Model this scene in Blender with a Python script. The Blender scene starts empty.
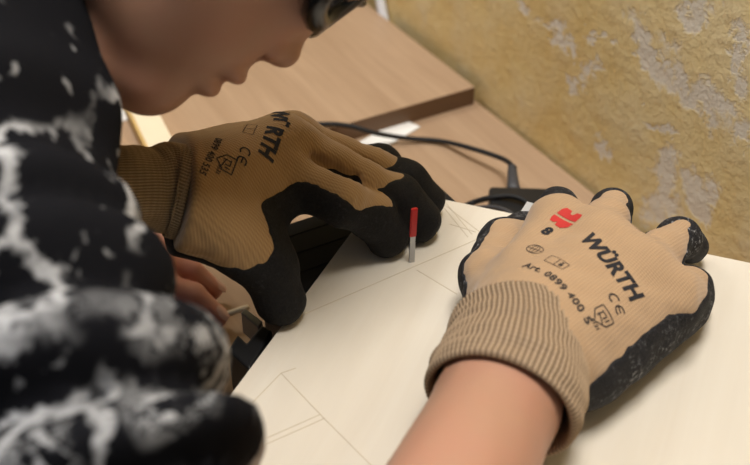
import bpy, bmesh, math, random
import numpy as np
from mathutils import Vector, Matrix
from mathutils.bvhtree import BVHTree
random.seed(4)
S = bpy.context.scene
COL = S.collection

# ------------------------------------------------------------------ camera
PITCH, FPX, CAMH = math.radians(37), 1042.0, 0.38
cs, sn = math.cos(PITCH), math.sin(PITCH)
CAMP = Vector((0, 0, CAMH))

def ray(u, v):
    u -= 375; v -= 232.5
    return Vector((u, FPX * cs - v * sn, -FPX * sn - v * cs))

def at(u, v, z):                       # where a sight line meets the level z
    r = ray(u, v)
    return CAMP + r * ((z - CAMH) / r.z)

def atd(u, v, d):                      # point at depth d along the view
    return CAMP + ray(u, v) * (d / FPX)

cam = bpy.data.cameras.new('camera')
cam.sensor_width = 36; cam.lens = FPX / 750 * 36
cam.clip_start = 0.01
co = bpy.data.objects.new('camera', cam); COL.objects.link(co)
co.location = CAMP; co.rotation_euler = (math.pi / 2 - PITCH, 0, 0)
cam.dof.use_dof = True; cam.dof.focus_distance = 0.585; cam.dof.aperture_fstop = 7.6
S.camera = co

# ------------------------------------------------------------------ materials
class NT:
    def __init__(s, name, rough=.6, spec=.3):
        s.m = bpy.data.materials.new(name); s.m.use_nodes = True
        s.t = s.m.node_tree; s.b = s.t.nodes['Principled BSDF']
        s.b.inputs['Roughness'].default_value = rough
        s.b.inputs['Specular IOR Level'].default_value = spec
    def n(s, typ, **k):
        q = s.t.nodes.new(typ)
        for a, b in k.items():
            if a.startswith('i_'):
                key = a[2:].replace('_', ' ')
                q.inputs[int(key) if key.isdigit() else key].default_value = b
            else: setattr(q, a, b)
        return q
    def l(s, a, b): s.t.links.new(a, b)
    def obj(s): return s.n('ShaderNodeTexCoord').outputs['Object']
    def geo(s): return s.n('ShaderNodeNewGeometry').outputs['Position']
    def noise(s, vec, scale, detail=4, rough=.55, dist=0):
        q = s.n('ShaderNodeTexNoise'); q.inputs['Scale'].default_value = scale
        q.inputs['Detail'].default_value = detail; q.inputs['Roughness'].default_value = rough
        q.inputs['Distortion'].default_value = dist
        if vec is not None: s.l(vec, q.inputs['Vector'])
        return q.outputs['Fac']
    def mapping(s, vec, scale=(1, 1, 1), rot=(0, 0, 0), loc=(0, 0, 0)):
        q = s.n('ShaderNodeMapping'); s.l(vec, q.inputs['Vector'])
        q.inputs['Scale'].default_value = scale; q.inputs['Rotation'].default_value = rot
        q.inputs['Location'].default_value = loc
        return q.outputs['Vector']
    def ramp(s, fac, stops, interp='LINEAR'):
        q = s.n('ShaderNodeValToRGB'); e = q.color_ramp.elements; q.color_ramp.interpolation = interp
        while len(e) < len(stops): e.new(.5)
        for i, (p, c) in enumerate(stops):
            e[i].position = p; e[i].color = (c, c, c, 1) if isinstance(c, (int, float)) else tuple(c) + (1,)
        s.l(fac, q.inputs['Fac']); return q.outputs['Color']
    def math(s, op, a, b=None, c=None, clamp=False):
        q = s.n('ShaderNodeMath', operation=op); q.use_clamp = clamp
        for i, v in enumerate((a, b, c)):
            if v is None: continue
            if isinstance(v, (int, float)): q.inputs[i].default_value = v
            else: s.l(v, q.inputs[i])
        return q.outputs[0]
    def mix(s, fac, a, b):
        q = s.n('ShaderNodeMix', data_type='RGBA')
        for i, v in ((0, fac), (6, a), (7, b)):
            if isinstance(v, (int, float)): q.inputs[i].default_value = v
            elif isinstance(v, tuple): q.inputs[i].default_value = v + (1,)
            else: s.l(v, q.inputs[i])
        return q.outputs[2]
    def bump(s, height, strength=.3, dist=.001):
        q = s.n('ShaderNodeBump'); q.inputs['Strength'].default_value = strength
        q.inputs['Distance'].default_value = dist
        s.l(height, q.inputs['Height']); s.l(q.outputs[0], s.b.inputs['Normal'])
    def col(s, c):
        if isinstance(c, tuple): s.b.inputs['Base Color'].default_value = c + (1,)
        else: s.l(c, s.b.inputs['Base Color'])
        return s

def plain(name, c, rough=.5, spec=.4, metal=0, noise=0.08, scale=60, bump=0.0):
    q = NT(name, rough, spec); q.b.inputs['Metallic'].default_value = metal
    f = q.noise(q.obj(), scale)
    q.col(q.mix(f, tuple(x * (1 - noise) for x in c), tuple(min(1, x * (1 + noise)) for x in c)))
    if bump: q.bump(q.noise(q.obj(), scale * 4), bump, .0006)
    return q.m

WDIR = Vector((math.cos(math.radians(-60.757)), math.sin(math.radians(-60.757)), 0))   # along the wall, towards the viewer
PDIR = Vector((WDIR.y, -WDIR.x, 0))                                                    # from the wall into the room
WROT = math.radians(-60.757)

def wood_mat(name, light, dark, rot):
    q = NT(name, .45, .35)
    v = q.mapping(q.geo(), rot=(0, 0, -rot))
    f1 = q.noise(q.mapping(v, (2.2, 38, 10)), 1.6, 5, .6, .6)
    f2 = q.noise(q.mapping(v, (14, 320, 60)), 1.0, 3, .6)
    f3 = q.noise(q.mapping(v, (1.2, 6, 4)), 1.3, 2)
    a = q.mix(q.ramp(f1, [(.3, 0.), (.72, 1.)]), dark, light)
    b = q.mix(q.math('MULTIPLY', q.ramp(f2, [(.45, 0.), (.75, 1.)]), .35), a, tuple(x * .72 for x in dark))
    q.col(q.mix(q.math('MULTIPLY', f3, .35), b, tuple(min(1, x * 1.12) for x in light)))
    q.bump(f2, .15, .0004)
    return q.m

def cloth_knit(name, base, dark, ribs=900., rows=700., amp=.5):
    """fine knit: ribs run along the hand, rows across it (coordinates stored on the mesh)"""
    q = NT(name, .9, .12)
    a = q.n('ShaderNodeAttribute', attribute_name='rib').outputs['Fac']
    b = q.n('ShaderNodeAttribute', attribute_name='row').outputs['Fac']
    sa = q.math('SINE', q.math('MULTIPLY', a, ribs * 2 * math.pi))
    sb = q.math('SINE', q.math('MULTIPLY', b, rows * 2 * math.pi))
    h = q.math('ADD', q.math('MULTIPLY', sa, .5), q.math('MULTIPLY', sb, .35))
    h01 = q.math('MULTIPLY_ADD', h, .55, .5, True)
    nz = q.noise(q.obj(), 45, 3)
    c = q.mix(q.math('MULTIPLY_ADD', h01, amp, 1 - amp), dark, base)
    q.col(q.mix(q.math('MULTIPLY', q.ramp(nz, [(.35, 0.), (.7, 1.)]), .35), c, tuple(x * .78 for x in base)))
    q.bump(h01, .45, .0005)
    try:
        q.b.inputs['Sheen Weight'].default_value = .25; q.b.inputs['Sheen Roughness'].default_value = .6
    except Exception: pass
    return q.m

def coat_mat(name, base, dust):
    q = NT(name, .75, .22)
    f = q.noise(q.obj(), 900, 3, .7)
    f2 = q.noise(q.obj(), 380, 5, .75)
    f3 = q.noise(q.obj(), 40, 3)
    c = q.mix(q.ramp(f, [(.35, 0.), (.75, 1.)]), tuple(x * .55 for x in base), tuple(x * 1.9 for x in base))
    d = q.math('MULTIPLY', q.ramp(f2, [(.54, 0.), (.66, 1.)]), q.ramp(f3, [(.4, 0.), (.65, 1.)]))
    q.col(q.mix(q.math('MULTIPLY', d, dust), c, (.42, .43, .46)))
    q.bump(q.math('ADD', f, q.math('MULTIPLY', f2, .7)), .5, .0008)
    return q.m

def skin_mat(name, c, red):
    q = NT(name, .48, .35)
    f = q.noise(q.obj(), 30, 4); f2 = q.noise(q.obj(), 700, 3)
    q.col(q.mix(q.ramp(f, [(.35, 0.), (.7, 1.)]), c, red))
    q.b.inputs['Subsurface Weight'].default_value = .12
    q.b.inputs['Subsurface Radius'].default_value = (.006, .0025, .0012)
    q.b.inputs['Subsurface Scale'].default_value = 1.0
    q.bump(f2, .12, .0004)
    return q.m

# ------------------------------------------------------------------ object helpers
def link(name, mesh, mat, parent=None, smooth=True):
    if mat is not None and not mesh.materials: mesh.materials.append(mat)
    if smooth:
        mesh.polygons.foreach_set('use_smooth', [True] * len(mesh.polygons))
    o = bpy.data.objects.new(name, mesh); COL.objects.link(o)
    if parent is not None:
        o.parent = parent
        base = parent.matrix_basis.translation.copy()
        p = parent.parent
        while p is not None:
            base += p.matrix_basis.translation; p = p.parent
        mesh.transform(Matrix.Translation(-base))
    return o

def tag(o, label, cat, group=None, kind=None):
    o['label'] = label; o['category'] = cat
    if group: o['group'] = group
    if kind: o['kind'] = kind
    return o

def thing(name, label, cat, loc, group=None):
    o = bpy.data.objects.new(name, None); COL.objects.link(o)
    o.empty_display_size = .02; o.location = loc
    return tag(o, label, cat, group)

def bm_mesh(bm, name='m'):
    bmesh.ops.recalc_face_normals(bm, faces=bm.faces)
    me = bpy.data.meshes.new(name); bm.to_mesh(me); bm.free(); return me

def prism_bm(pts, z0, z1, bevel=0.0, seg=2, bm=None):
    bm2 = bmesh.new()
    vs = [bm2.verts.new((p[0], p[1], z0)) for p in pts]
    f = bm2.faces.new(vs)
    r = bmesh.ops.extrude_face_region(bm2, geom=[f])
    bmesh.ops.translate(bm2, vec=(0, 0, z1 - z0), verts=[e for e in r['geom'] if isinstance(e, bmesh.types.BMVert)])
    bmesh.ops.recalc_face_normals(bm2, faces=bm2.faces)
    if bevel: bmesh.ops.bevel(bm2, geom=bm2.edges[:], offset=bevel, segments=seg, affect='EDGES', profile=.5)
    if bm is None: return bm2
    me = bpy.data.meshes.new('t'); bm2.to_mesh(me); bm2.free(); bm.from_mesh(me); bpy.data.meshes.remove(me)
    return bm

def obox(c, ex, ey, sx, sy, z0, z1, bevel=.001, bm=None, seg=2):
    """box: centre c, axes ex, ey with half-sizes sx, sy"""
    c = Vector(c); ex = Vector(ex); ey = Vector(ey)
    P = [c + ex * sx * a + ey * sy * b for a, b in ((-1, -1), (1, -1), (1, 1), (-1, 1))]
    return prism_bm(P, z0, z1, bevel, seg, bm)

def catmull(P, n=12):
    P = [Vector(p) for p in P]; Q = [P[0] * 2 - P[1]] + P + [P[-1] * 2 - P[-2]]; out = []
    for i in range(1, len(Q) - 2):
        for k in range(n):
            t = k / n; a, b, c, d = Q[i - 1], Q[i], Q[i + 1], Q[i + 2]
            out.append(.5 * ((2 * b) + (c - a) * t + (2 * a - 5 * b + 4 * c - d) * t * t + (3 * b - a - 3 * c + d) * t ** 3))
    out.append(P[-1]); return out

def tube_bm(path, r, seg=10, bm=None, caps=True, shape=None):
    bm = bm or bmesh.new(); path = [Vector(p) for p in path]; rings = []
    up = Vector((0, 0, 1)); n = len(path)
    t0 = (path[1] - path[0]).normalized()
    if abs(t0.dot(up)) > .9: up = Vector((1, 0, 0))
    nrm = (up - t0 * up.dot(t0)).normalized()
    for i, p in enumerate(path):
        t = (path[min(i + 1, n - 1)] - path[max(i - 1, 0)]).normalized()
        nrm = (nrm - t * nrm.dot(t)).normalized(); bn = t.cross(nrm)
        rr = r(i / (n - 1)) if callable(r) else r
        if shape is None:
            ring = [bm.verts.new(p + (nrm * math.cos(a) + bn * math.sin(a)) * rr) for a in [2 * math.pi * k / seg for k in range(seg)]]
        else:
            ring = [bm.verts.new(p + nrm * x + bn * y) for x, y in shape]
        rings.append(ring)
    m = len(rings[0])
    for a, b in zip(rings, rings[1:]):
        for k in range(m):
            bm.faces.new((a[k], a[(k + 1) % m], b[(k + 1) % m], b[k]))
    if caps:
        bm.faces.new(rings[0][::-1]); bm.faces.new(rings[-1])
    return bm

# ------------------------------------------------------------------ implicit surfaces
def snoise(P, scale, seed, octaves=3):
    """cheap smooth noise made of sine waves, about -1..1"""
    rng = np.random.default_rng(seed); out = 0; amp = 1.; tot = 0
    for o in range(octaves):
        for k in range(4):
            d = rng.normal(size=3); d /= np.linalg.norm(d); ph = rng.uniform(0, 6.28)
            w = rng.uniform(.7, 1.4) * scale * 2 ** o
            out = out + amp * np.sin((P[0] * d[0] + P[1] * d[1] + P[2] * d[2]) * w + ph)
        tot += amp * 2.2; amp *= .5
    return out / tot

def smin(a, b, k):
    h = np.clip(.5 + .5 * (b - a) / k, 0, 1)
    return b + (a - b) * h - k * h * (1 - h)
def smax(a, b, k): return -smin(-a, -b, k)

def rcone(P, a, b, ra, rb):
    """tapered capsule; returns distance, parameter along it"""
    ax, ay, az = a; dx, dy, dz = b[0] - ax, b[1] - ay, b[2] - az
    L2 = dx * dx + dy * dy + dz * dz
    px, py, pz = P[0] - ax, P[1] - ay, P[2] - az
    t = np.clip((px * dx + py * dy + pz * dz) / L2, 0, 1)
    d = np.sqrt((px - t * dx) ** 2 + (py - t * dy) ** 2 + (pz - t * dz) ** 2)
    return d - (ra + (rb - ra) * t), t

def ellip(P, c, axes, rad):
    q = [(P[0] - c[0]) * a[0] + (P[1] - c[1]) * a[1] + (P[2] - c[2]) * a[2] for a in axes]
    k0 = np.sqrt(sum((x / r) ** 2 for x, r in zip(q, rad)))
    k1 = np.sqrt(sum((x / (r * r)) ** 2 for x, r in zip(q, rad))) + 1e-9
    return k0 * (k0 - 1) / k1

def grid(lo, hi, h):
    ax = [np.arange(lo[i], hi[i] + h, h, dtype=np.float32) for i in range(3)]
    return ax, np.meshgrid(*ax, indexing='ij', sparse=True)

def surface(ax, F, name='m'):
    """surface nets on a (possibly uneven) grid; inside where F < 0"""
    F = np.ascontiguousarray(F, dtype=np.float32); ins = F < 0
    c = np.zeros(tuple(n - 1 for n in F.shape), np.int8)
    for i in (0, 1):
        for j in (0, 1):
            for k in (0, 1):
                c += ins[i:F.shape[0] - 1 + i, j:F.shape[1] - 1 + j, k:F.shape[2] - 1 + k]
    act = (c > 0) & (c < 8); I, J, K = np.nonzero(act)
    idx = np.full(c.shape, -1, np.int64); idx[I, J, K] = np.arange(len(I))
    pos = np.zeros((len(I), 3)); cnt = np.zeros(len(I))
    cor = [(i, j, k) for i in (0, 1) for j in (0, 1) for k in (0, 1)]
    X = [ax[0], ax[1], ax[2]]
    for a in cor:
        for d in range(3):
            if a[d]: continue
            b = list(a); b[d] = 1
            fa = F[I + a[0], J + a[1], K + a[2]]; fb = F[I + b[0], J + b[1], K + b[2]]
            m = (fa < 0) != (fb < 0)
            t = fa[m] / (fa[m] - fb[m])
            for e, (N, base) in enumerate(zip((I, J, K), a)):
                v0 = X[e][N[m] + base]
                if e == d: pos[m, e] += v0 + t * (X[e][N[m] + 1] - v0)
                else: pos[m, e] += v0
            cnt[m] += 1
    pos /= cnt[:, None]
    faces = []
    for d in range(3):
        e1, e2 = [(1, 2), (2, 0), (0, 1)][d]
        sl0 = [slice(None)] * 3; sl1 = [slice(None)] * 3
        sl0[d] = slice(0, -1); sl1[d] = slice(1, None)
        A = ins[tuple(sl0)]; B = ins[tuple(sl1)]
        ch = A != B
        N = list(np.nonzero(ch))
        ok = np.ones(len(N[0]), bool)
        for e in (e1, e2): ok &= (N[e] > 0) & (N[e] < F.shape[e] - 1)
        N = [n[ok] for n in N]
        fl = A[tuple(N)]
        def cell(o1, o2):
            q = [n.copy() for n in N]; q[e1] -= o1; q[e2] -= o2
            return idx[tuple(q)]
        q = np.stack([cell(1, 1), cell(0, 1), cell(0, 0), cell(1, 0)], 1)
        q[~fl] = q[~fl][:, ::-1]
        faces.append(q)
    faces = np.concatenate(faces)
    me = bpy.data.meshes.new(name)
    me.vertices.add(len(pos)); me.vertices.foreach_set('co', pos.astype(np.float32).ravel())
    me.loops.add(faces.size); me.loops.foreach_set('vertex_index', faces.astype(np.int32).ravel())
    me.polygons.add(len(faces)); me.polygons.foreach_set('loop_start', np.arange(0, faces.size, 4, dtype=np.int32))
    me.update(calc_edges=True); me.validate()
    return me

def attr(me, name, vals):
    a = me.attributes.new(name, 'FLOAT', 'POINT'); a.data.foreach_set('value', np.asarray(vals, np.float32))

def verts(me):
    v = np.empty(len(me.vertices) * 3, np.float32); me.vertices.foreach_get('co', v); return v.reshape(-1, 3)

#@@SETTING
# ------------------------------------------------------------------ setting
ZB = -0.10                                     # top of the bench
w0 = at(480, 100, ZB); w1 = at(640, 225, ZB)
def wp(s, d, z):                               # s along the wall from w0 (towards viewer), d out from it
    p = w0 + WDIR * s + PDIR * d; return Vector((p.x, p.y, z))

q = NT('ochre_plaster', .9, .15)
P = q.geo()
big = q.noise(P, 5, 5, .6); med = q.noise(P, 22, 6, .65); fin = q.noise(P, 130, 5, .7)
base = q.ramp(big, [(.3, (.70, .49, .19)), (.5, (.80, .61, .28)), (.7, (.88, .72, .40))])
base = q.mix(q.math('MULTIPLY', q.ramp(med, [(.4, 0.), (.7, 1.)]), .55), base, (.80, .68, .44))
base = q.mix(q.math('MULTIPLY', q.ramp(fin, [(.55, 0.), (.75, 1.)]), .35), base, (.50, .33, .13))
mask = None
warp = q.n('ShaderNodeMix', data_type='VECTOR'); warp.inputs[0].default_value = .045
nc = q.n('ShaderNodeTexNoise'); nc.inputs['Scale'].default_value = 28; nc.inputs['Detail'].default_value = 6; nc.inputs['Roughness'].default_value = .7
q.l(P, nc.inputs['Vector']); q.l(P, warp.inputs[4])
va = q.n('ShaderNodeVectorMath', operation='MULTIPLY_ADD'); va.inputs[1].default_value = (.09, .09, .09)
q.l(nc.outputs['Color'], va.inputs[0]); q.l(P, va.inputs[2])
def wall_hit(u, v):
    r = ray(u, v); n = PDIR; t = (w0 - CAMP).dot(n) / r.dot(n); return CAMP + r * t
patches = [((650, 55), .035, .012, -28), ((690, 88), .045, .013, -28), ((715, 98), .024, .014, -20), ((560, 37), .026, .008, 0), ((595, 34), .012, .007, 0), ((665, 185), .016, .03, 15), ((700, 200), .018, .02, 0),
           ((740, 135), .014, .015, 0), ((655, 128), .012, .006, 0), ((588, 70), .012, .010, 0), ((572, 85), .010, .008, 0), ((700, 15), .018, .012, 10), ((605, 145), .008, .012, 0), ((655, 210), .015, .018, 0), ((530, 8), .012, .008, 0), ((745, 60), .01, .02, 0)]
for (u, v), sx, sz, ang in patches:
    c = wall_hit(u, v) + Vector((.045, .045, .045))
    mp = q.n('ShaderNodeVectorMath', operation='SUBTRACT'); q.l(va.outputs[0], mp.inputs[0]); mp.inputs[1].default_value = c
    v2 = q.n('ShaderNodeVectorRotate', rotation_type='Z_AXIS'); q.l(mp.outputs[0], v2.inputs['Vector']); v2.inputs['Angle'].default_value = -WROT
    v3 = q.n('ShaderNodeVectorRotate', rotation_type='Y_AXIS'); q.l(v2.outputs[0], v3.inputs['Vector']); v3.inputs['Angle'].default_value = math.radians(ang)
    v4 = q.n('ShaderNodeVectorMath', operation='MULTIPLY'); q.l(v3.outputs[0], v4.inputs[0]); v4.inputs[1].default_value = (1 / sx, 1, 1 / sz)
    ln = q.n('ShaderNodeVectorMath', operation='LENGTH'); q.l(v4.outputs[0], ln.inputs[0])
    g = q.math('SUBTRACT', 1.1, ln.outputs['Value'])
    mask = g if mask is None else q.math('MAXIMUM', mask, g)
mask = q.math('ADD', mask, q.math('MULTIPLY_ADD', fin, 1.6, -.8))
mask = q.ramp(mask, [(.1, 0.), (.55, 1.)])
gen = q.ramp(q.noise(P, 11, 7, .75), [(.62, 0.), (.72, 1.)])
mask = q.math('MAXIMUM', mask, q.math('MULTIPLY', gen, .3))
q.col(q.mix(q.math('MULTIPLY', mask, .85), base, (.80, .74, .64)))
q.bump(q.math('ADD', q.math('ADD', q.math('MULTIPLY', med, 1.2), q.math('MULTIPLY', fin, .5)), q.math('MULTIPLY', mask, -.25)), .6, .004)
M_WALL = q.m

M_BENCH = wood_mat('pale_oak_bench', (.45, .31, .20), (.345, .225, .138), WROT)
M_EDGE = wood_mat('dark_walnut_edge', (.17, .095, .048), (.11, .06, .03), WROT + math.pi / 2)
M_FLOOR = plain('grey_concrete', (.30, .28, .26), .8, .2, scale=9, noise=.25)

a, b = wp(-3, 0, 0), wp(2.2, 0, 0)
bm = prism_bm([a, b, b - PDIR * .12, a - PDIR * .12], -.86, 1.9)
o = link('wall_back', bm_mesh(bm), M_WALL, smooth=False); o['kind'] = 'structure'
a, b = wp(-3, 0, 0), wp(2.2, 0, 0)
o = link('floor', bm_mesh(prism_bm([a, b, b + PDIR * 3, a + PDIR * 3], -.91, -.86)), M_FLOOR, smooth=False); o['kind'] = 'structure'

# workbench: long top on four legs
bench = thing('workbench', 'long pale oak-grain workbench top standing against the ochre wall', 'workbench', wp(0, .3, -.86))
pts = [wp(-1.6, .004, 0), wp(.75, .004, 0), wp(.75, .62, 0), wp(-1.6, .62, 0)]
link('tabletop', bm_mesh(prism_bm(pts, ZB - .028, ZB, .0012)), M_BENCH, bench, smooth=False)
M_LEG = plain('grey_steel_leg', (.25, .25, .26), .4, .5, .6)
for s in (-1.5, .66):
    for d in (.06, .56):
        link('leg', bm_mesh(obox(wp(s, d, 0), WDIR, PDIR, .03, .03, -.86, ZB - .028, .003)), M_LEG, bench, smooth=False)

# the thick panel lying on the bench, its dark sawn edge towards the viewer
pc = at(475, 87, ZB + .018)
sC = (pc - w0).dot(WDIR); dC = (pc - w0).dot(PDIR)
panel = thing('wooden_panel', 'thick pale wood panel with dark brown edge lying on the bench by the wall', 'wood panel', wp(sC - .4, dC + .25, ZB))
prism = prism_bm([wp(sC - .95, dC, 0), wp(sC, dC, 0), wp(sC, dC + .5, 0), wp(sC - .95, dC + .5, 0)], ZB + .0002, ZB + .018, .0005)
me = bm_mesh(prism); me.materials.append(M_BENCH); me.materials.append(M_EDGE)
for p in me.polygons:
    if abs(p.normal.z) < .5: p.material_index = 1
link('board', me, None, panel, smooth=False)

# cream batten on the panel below the chin
M_CREAM = plain('cream_wood', (.80, .70, .52), .6, .25, scale=20)
M_YEL = plain('yellow_edge', (.62, .42, .16), .6, .25)
zp = ZB + .018
A0, A1, A2 = at(118, 91, zp + .01), at(146, 150, zp + .01), at(154, 92, zp + .01)
dr = (A1 - A0).normalized(); wd = Vector((dr.y, -dr.x, 0))
if wd.x < 0: wd = -wd
hw = .0108
cB = A0 + dr * .02 + wd * (hw + .002)
bat = thing('wood_batten', 'cream painted wooden batten lying on the panel below the chin', 'batten', (cB.x, cB.y, zp))
link('strip', bm_mesh(obox(cB, dr, wd, .16, hw, zp + .0002, zp + .012, .001)), M_CREAM, bat, smooth=False)
link('edge_band', bm_mesh(obox(cB - wd * (hw + .0012), dr, wd, .16, .0012, zp + .0002, zp + .012, .0003)), M_YEL, bat, smooth=False)

M_PAPER0 = plain('white_card', (.84, .83, .80), .7, .2)
sc_ = [at(108, 98, zp + .001), at(121, 102, zp + .001), at(128, 120, zp + .001), at(112, 122, zp + .001)]
tag(link('card_scrap', bm_mesh(prism_bm(sc_, zp + .0003, zp + .0014)), M_PAPER0, smooth=False), 'small white scrap of card on the panel left of the batten', 'card')
# white paper strip
M_PAPER = plain('white_paper', (.86, .85, .82), .7, .2)
pp = [at(401, 119, ZB + .001), at(420, 127, ZB + .001), at(378, 152, ZB + .001), at(353, 146, ZB + .001)]
ps = tag(link('paper_strip', bm_mesh(prism_bm(pp, ZB + .0003, ZB + .0016)), M_PAPER, smooth=False),
         'white paper strip lying on the bench beside the thin black cable', 'paper strip')
# ------------------------------------------------------------------ plywood sheet
M_PLY = None
q = NT('birch_plywood', .55, .3)
EA = (at(245, 375, 0) - at(385, 187, 0)).normalized()
EB = (at(752, 263, 0) - at(385, 187, 0)).normalized()
ra = math.atan2(EA.y, EA.x)
v = q.mapping(q.geo(), rot=(0, 0, -ra))
f1 = q.noise(q.mapping(v, (3, 26, 8)), 1.4, 5, .6, .8); f2 = q.noise(q.mapping(v, (30, 500, 60)), 1, 3)
c = q.mix(q.ramp(f1, [(.3, 0.), (.7, 1.)]), (.68, .615, .52), (.74, .69, .60))
q.col(q.mix(q.math('MULTIPLY', f2, .15), c, (.70, .60, .44)))
q.bump(f2, .06, .0003); M_PLY = q.m
pC = at(385, 187, 0)
ply = thing('plywood_sheet', 'pale plywood sheet with pencil lines clamped down under both gloves', 'plywood sheet', (pC.x, pC.y, -.004))
PX = [pC, pC + EA * .50, pC + EA * .50 + EB * .34, pC + EB * .31]
link('sheet', bm_mesh(prism_bm(PX, -.004, 0, .0004)), M_PLY, ply, smooth=False)
bm = bmesh.new()
def pl(a, b, w=.0005):
    A, B = at(*a, .00012), at(*b, .00012); d = (B - A).normalized(); n = Vector((d.y, -d.x, 0)) * w * .5
    prism_bm([A + n, A - n, B - n, B + n], .00004, .00016, bm=bm)
for a, b in [((489, 234), (293, 319)), ((281, 373), (322, 416)), ((322, 416), (372, 466)), ((281, 373), (252, 403)), ((321, 414), (262, 440)), ((325, 418), (262, 446)),
             ((441, 204), (468, 237)), ((446, 203), (472, 234)), ((417, 270), (457, 294)), ((450, 224), (476, 232)), ((281, 373), (296, 368)), ((445, 205), (480, 232))]:
    pl(a, b)
M_PENCIL = plain('pencil_graphite', (.60, .52, .40), .6, .2)
link('pencil_lines', bm_mesh(bm), M_PENCIL, ply, smooth=False)

# ------------------------------------------------------------------ saw table below the sheet
M_BLACK = plain('black_plastic', (.012, .012, .013), .42, .4, noise=.3, scale=90, bump=.1)
M_BLACK2 = plain('black_rubber', (.010, .010, .011), .6, .35)
M_STEEL = plain('brushed_steel', (.42, .43, .45), .35, .5, .9)
M_RED = plain('red_paint', (.55, .018, .018), .35, .5)
zt = -.0045
k0 = at(431, 177, zt)
sK = (k0 - w0).dot(WDIR); dK = (k0 - w0).dot(PDIR)
table = thing('saw_table', 'black ribbed saw table standing on the bench under the plywood', 'saw table', wp(sK + .12, dK + .08, ZB))
L_, W_ = .26, .133
pts = [wp(sK, dK, 0), wp(sK + L_, dK, 0), wp(sK + L_, dK + W_, 0), wp(sK, dK + W_, 0)]
M_PLATE = plain('black_table_plate', (.012, .012, .013), .6, .2, noise=.3, scale=60)
bm = prism_bm(pts, zt - .007, zt - .0006, .001)
for i in range(15):
    s = sK + .012 + i * .017
    obox(wp(s, dK + W_ / 2, 0), WDIR, PDIR, .0007, W_ / 2 - .004, zt - .001, zt - .0003, .0001, bm=bm, seg=1)
link('table_plate', bm_mesh(bm), M_PLATE, table, smooth=False)
link('housing', bm_mesh(obox(wp(sK + L_ / 2, dK + W_ / 2, 0), WDIR, PDIR, L_ / 2 - .006, W_ / 2 - .004, ZB + .012, zt - .007, .004)), M_BLACK, table, smooth=False)
for s in (.02, L_ - .02):
    for d in (.02, W_ - .02):
        link('foot', bm_mesh(obox(wp(sK + s, dK + d, 0), WDIR, PDIR, .014, .014, ZB, zt - .007, .004)), M_BLACK2, table, smooth=False)

# blade standing up through the sheet
bb = at(411, 262, 0)
blade = bpy.data.objects.new('saw_blade', None); COL.objects.link(blade); blade.parent = table; blade.location = bb - table.location
blade['label'] = 'upright steel saw blade with a red top, poking up through the plywood'; blade.empty_display_size = .01
ex = Vector((1, .25, 0)).normalized(); ey = Vector((-ex.y, ex.x, 0))
bt = .0385
def taper(w0_, w1_, t, z0, z1, lean0, lean1, teeth=0):
    bm = bmesh.new(); V = []
    for z, w, ln in ((z0, w0_, lean0), (z1, w1_, lean1)):
        for a, b in ((-1, -1), (1, -1), (1, 1), (-1, 1)):
            V.append(bm.verts.new(bb + Vector((0, 0, z)) + ex * (a * w / 2 + ln) + ey * b * t / 2))
    for f in ((0, 1, 5, 4), (1, 2, 6, 5), (2, 3, 7, 6), (3, 0, 4, 7), (0, 3, 2, 1), (4, 5, 6, 7)): bm.faces.new([V[i] for i in f])
    return bm
bm = taper(.0030, .0032, .0012, -.05, bt * .5, 0, .0006)
for i in range(9):                                   # teeth on the front edge
    z = .001 + i * .002
    p = bb + Vector((0, 0, z)) + ex * .0016
    vs = [bm.verts.new(p + Vector((0, 0, k)) + ex * e + ey * y) for k, e in ((0, 0), (.0018, 0), (.0006, .0007)) for y in (-.0005, .0005)]
    for f in ((0, 2, 4), (1, 5, 3), (0, 4, 5, 1), (2, 3, 5, 4), (0, 1, 3, 2)): bm.faces.new([vs[j] for j in f])
link('steel_shank', bm_mesh(bm), M_STEEL, blade, smooth=False)
bm = taper(.0040, .0038, .0019, bt * .48, bt, .0006, .0012); bmesh.ops.bevel(bm, geom=bm.edges[:], offset=.0005, segments=2, affect='EDGES')
link('red_tip', bm_mesh(bm), M_RED, blade, smooth=False)

# clamp at the near edge of the sheet
kc = at(252, 335, -.02)
clamp = thing('screw_clamp', 'small black clamp with bright steel block beside the plywood edge', 'clamp', (kc.x, kc.y, ZB))
ea, eb = Vector(EA), Vector((-EA.y, EA.x, 0))
def pz(u, v, z): return at(u, v, z)
bm = prism_bm([pz(262, 327, -.012), pz(273, 333, -.012), pz(250, 372, -.012), pz(228, 352, -.012), pz(238, 336, -.012), pz(247, 345, -.012)], -.042, -.010, .0015)
link('lower_jaw', bm_mesh(bm), M_BLACK, clamp, smooth=False)
bm = prism_bm([pz(241, 315, -.02), pz(246, 311, -.02), pz(263, 324, -.02), pz(258, 330, -.02)], -.034, -.018, .0006)
link('steel_block', bm_mesh(bm), M_STEEL, clamp, smooth=False)
c2 = pz(248, 352, -.03)
link('screw', bm_mesh(tube_bm([Vector((c2.x, c2.y, ZB + .02)), Vector((c2.x, c2.y, -.035))], .004, 14)), M_STEEL, clamp)
bm = tube_bm([Vector((c2.x, c2.y, ZB + .0005)), Vector((c2.x, c2.y, ZB + .006)), Vector((c2.x, c2.y, ZB + .02)), Vector((c2.x, c2.y, ZB + .024))], lambda t: .011 if .1 < t < .9 else .009, 14)
link('knob', bm_mesh(bm), M_BLACK2, clamp)

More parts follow.
